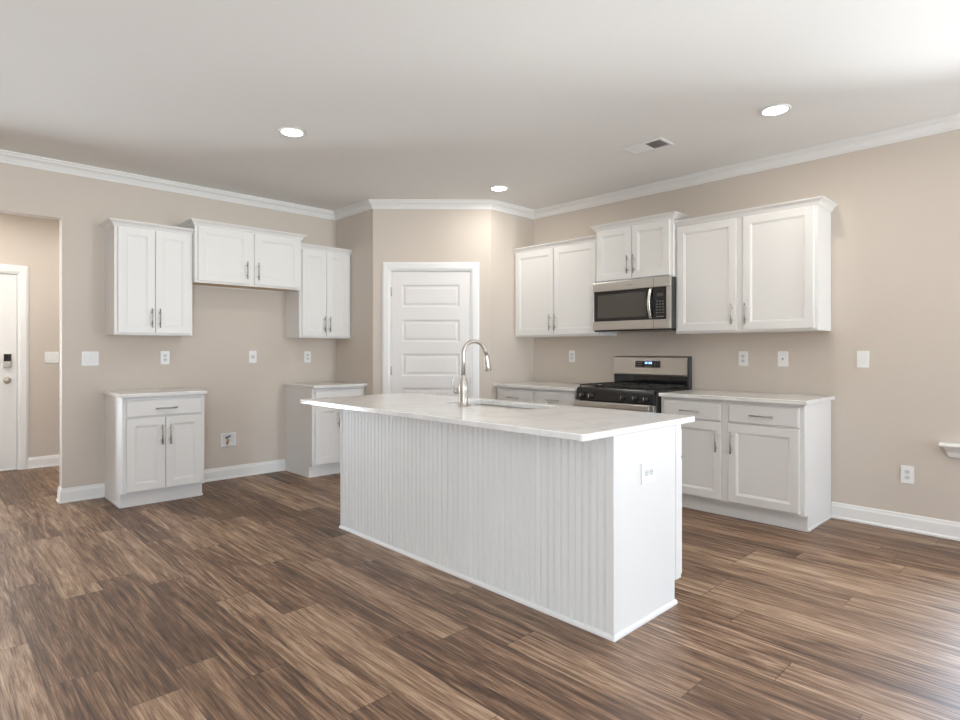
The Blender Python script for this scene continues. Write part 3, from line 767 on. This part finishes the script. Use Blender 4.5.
for i in range(3): face_poly(-.045 + i * .027, -.030 + i * .027, 1.108, 1.113, .0018).build('button_legend', M['legend'], dp, recalc=True)

# ---------------------------------------------------------------- wall plates
def plate(name, label, cat, group, loc, rz, kind, w=.076, h=.122):
    """kind: duplex, duplex_side, decora (switch), double, single, phone"""
    t = thing(name, label, cat, loc, rz, group)
    MB().poly(rrect(-w / 2, w / 2, -h / 2, h / 2, .006, 3), 'y', -.0065, -.0005, .0015).build('cover_plate', M['plastic'], t)
    def face(x, z, hw_=.0165, hh=.014):
        f = MB().poly(rrect(x - hw_, x + hw_, z - hh, z + hh, .010, 4), 'y', -.009, -.0062).build('receptacle', M['seam'], t)
        s_ = MB()
        for dx in (-.0062, .0062): s_.box(x + dx - .0013, x + dx + .0013, -.0094, -.0088, z - .002, z + .007)
        s_.lathe([(.0026, 0), (.0026, .0006), (.0005, .0006)], (x, -.0088, z - .0075), 'y', n=10, flip=-1)
        s_.build('slots', M['slot'], f); return f
    if kind == 'duplex':
        face(0, .0195); face(0, -.0195)
        MB().lathe([(.0032, 0), (.003, .001), (.0005, .0014)], (0, -.0064, 0), 'y', n=10, flip=-1).build('screw', M['seam'], t)
    elif kind == 'duplex_side':
        face(-.0195, 0, .014, .0165); face(.0195, 0, .014, .0165)
    elif kind == 'round':
        MB().lathe([(.021, 0), (.021, .0025), (.019, .003), (.003, .003)], (0, -.0062, 0), 'y', n=24, flip=-1).build('receptacle', M['seam'], t)
        s_ = MB()
        for dx in (-.008, .008): s_.box(dx - .0016, dx + .0016, -.0098, -.0090, -.002, .009)
        s_.lathe([(.004, 0), (.004, .0006), (.0005, .0006)], (0, -.0091, -.010), 'y', n=10, flip=-1)
        s_.build('slots', M['slot'], t)
    elif kind == 'phone':
        MB().box(-.009, .009, -.0085, -.0062, -.010, .010, .001).build('jack', M['seam'], t)
        MB().box(-.0045, .0045, -.0090, -.0084, -.005, .005).build('jack_opening', M['slot'], t)
    elif kind == 'switch':
        n = 1 if w < .09 else 2
        for i in range(n):
            x = (i - (n - 1) / 2) * .046
            MB().box(x - .0168, x + .0168, -.0072, -.0062, -.0335, .0335).build('switch_frame', M['seam'], t)
            MB().poly([(-.0071, -.031), (-.0095, -.031), (-.0120, .031), (-.0071, .031)], 'x', x - .015, x + .015).build('rocker', M['plastic'], t, recalc=True)
    elif kind == 'blank':
        for z in (-.042, .042): MB().lathe([(.0032, 0), (.003, .001), (.0005, .0014)], (0, -.0064, z), 'y', n=10, flip=-1).build('screw', M['seam'], t)
    return t
GO, GS = 'wall outlets', 'light switches'
plate('light_switch', 'double white light switch left of the free-standing base cabinet', 'switch', GS, (1.078, YL, 1.188), LEFT, 'switch', .124, .122)
plate('light_switch', 'double white light switch on the hall wall beside the entry door', 'switch', GS, (1.085, YH, 1.185), LEFT, 'switch', .124, .122)
plate('light_switch', 'single white rocker switch on the right wall past the cabinets', 'switch', GS, (XR, 1.150, 1.192), RIGHT, 'switch')
plate('wall_outlet', 'white outlet above the free-standing left base cabinet', 'outlet', GO, (1.660, YL, 1.192), LEFT, 'duplex')
plate('wall_outlet', 'white single round outlet in the middle of the refrigerator space', 'outlet', GO, (2.473, YL, 1.195), LEFT, 'round')
plate('wall_outlet', 'white outlet on the left wall under the cabinet by the pantry corner', 'outlet', GO, (3.072, YL, 1.190), LEFT, 'duplex')
plate('wall_outlet', 'white outlet above the counter left of the range', 'outlet', GO, (XR, 3.778, 1.198), RIGHT, 'duplex')
plate('wall_outlet', 'white outlet above the right counter, nearer the range', 'outlet', GO, (XR, 2.008, 1.190), RIGHT, 'duplex')
plate('wall_jack', 'white plate with one small dark jack above the right counter', 'wall jack', GO, (XR, 1.697, 1.190), RIGHT, 'phone', .078, .122)
plate('wall_outlet', 'low white outlet on the right wall near the window sill', 'outlet', GO, (XR, .884, .392), RIGHT, 'duplex')
plate('wall_outlet', 'white sideways outlet on the end panel of the island', 'outlet', GO, (2.463, IY0, .688), LEFT, 'duplex_side', .124, .098)

# refrigerator water box, recessed look with a raised flange
t = thing('water_supply_box', 'white refrigerator water valve box low in the empty refrigerator space', 'water box', (2.228, YL, .315), LEFT)
b = MB(); W2, H2 = .072, .132
b.box(-W2, W2, -.010, -.0005, 0, .014, .002); b.box(-W2, W2, -.010, -.0005, H2 - .014, H2, .002)
b.box(-W2, -W2 + .014, -.010, -.0005, .014, H2 - .014, .002); b.box(W2 - .014, W2, -.010, -.0005, .014, H2 - .014, .002)
b.build('flange', M['plastic'], t)
MB().box(-W2 + .013, W2 - .013, -.0025, -.0006, .013, H2 - .013).build('box_back', M['seam'], t)
v_ = MB().tube([(-.010, -.014, .020), (-.010, -.014, .085)], .009, 12).tube([(-.010, -.014, .060), (.012, -.014, .060)], .006, 10).build('valve', M['brass'], t)
MB().tube([(-.034, -.022, .088), (.016, -.022, .104)], .0065, 10).build('valve_lever', M['slot'], v_)
MB().lathe([(.011, 0), (.011, .012), (.004, .014)], (-.010, -.014, .036), 'z', n=14).build('valve_nut', M['red'], v_)

# ---------------------------------------------------------------- ceiling fixtures
def can_light(x, y, label, power=1.0):
    t = thing('recessed_light', label, 'ceiling light', (x, y, ZC - .012), 0, 'recessed ceiling lights')
    MB().lathe([(.073, .0115), (.090, .0115), (.094, .008), (.092, .003), (.086, 0), (.077, .001), (.073, .005)], n=40).build('trim_ring', M['trim'], t)
    MB().lathe([(.0725, .006), (.0725, .005), (.040, .0025), (.004, .002)], n=32).build('diffuser', M['led'], t)
    l = bpy.data.lights.new('recessed_light_glow', 'AREA'); l.shape = 'DISK'; l.size = .11; l.energy = LAMP_POWER * power; l.color = (1, .95, .88)
    lo = bpy.data.objects.new('lamp', l); COL.objects.link(lo); lo.parent = t; lo.location = (0, 0, -.004)
    return t
can_light(1.926, 3.914, 'lit recessed ceiling light in front of the left wall cabinets')
can_light(3.985, 1.404, 'lit recessed ceiling light near the right wall, closest to the viewer')
can_light(4.010, 3.902, 'lit recessed ceiling light in front of the pantry door')
can_light(1.926, 1.404, 'lit recessed ceiling light above the near end of the island, out of frame')
can_light(.30, 6.9, 'added unseen recessed light brightening the hall', 2.3)  # unseen lamp, added to brighten the hall
for q_, n_ in (((-.9, 7.0), 'added unseen recessed light brightening the hall at its window'), ((1.5, 7.0), 'added unseen recessed light brightening the hidden hall end'), ((-1.2, 2.6), 'added unseen recessed fill light left of the viewer'), ((-1.2, -1.0), 'added unseen recessed fill light behind the viewer, left'),
               ((1.6, -1.4), 'added unseen recessed fill light behind the viewer, right'), ((3.7, -1.4), 'added unseen recessed fill light by the right wall, behind the viewer')):
    can_light(q_[0], q_[1], n_, 2.0 if q_[0] > 1.55 else 1.0)  # unseen lamps, added to brighten the hall and bounce fill into the kitchen

vt = thing('ceiling_vent', 'white louvered air vent in the ceiling near the range wall', 'vent', (3.998, 2.320, ZC - .010), 0)
vw, vl = .098, .162
b = MB()
b.box(-vw, -vw + .022, -vl, vl, 0, .0098, .003); b.box(vw - .022, vw, -vl, vl, 0, .0098, .003)
b.box(-vw + .022, vw - .022, -vl, -vl + .022, 0, .0098, .003); b.box(-vw + .022, vw - .022, vl - .022, vl, 0, .0098, .003); b.box(-vw + .022, vw - .022, -.004, .004, .001, .0098)
b.build('frame', M['trim'], vt)
MB().box(-vw + .02, vw - .02, -vl + .02, vl - .02, .0085, .0096).build('duct_opening', M['vent_dark'], vt)
for y0, y1, sg in ((-vl + .022, -.004, -1), (.004, vl - .022, 1)):
    n = 7
    for i in range(n):
        yc = y0 + (y1 - y0) * (i + .5) / n
        MB().poly([(yc - .009, .0080 if sg > 0 else .0005), (yc - .009, .0086 if sg > 0 else .0011), (yc + .009, .0011 if sg > 0 else .0086), (yc + .009, .0005 if sg > 0 else .0080)], 'x', -vw + .022, vw - .022).build('louver', M['trim'], vt)
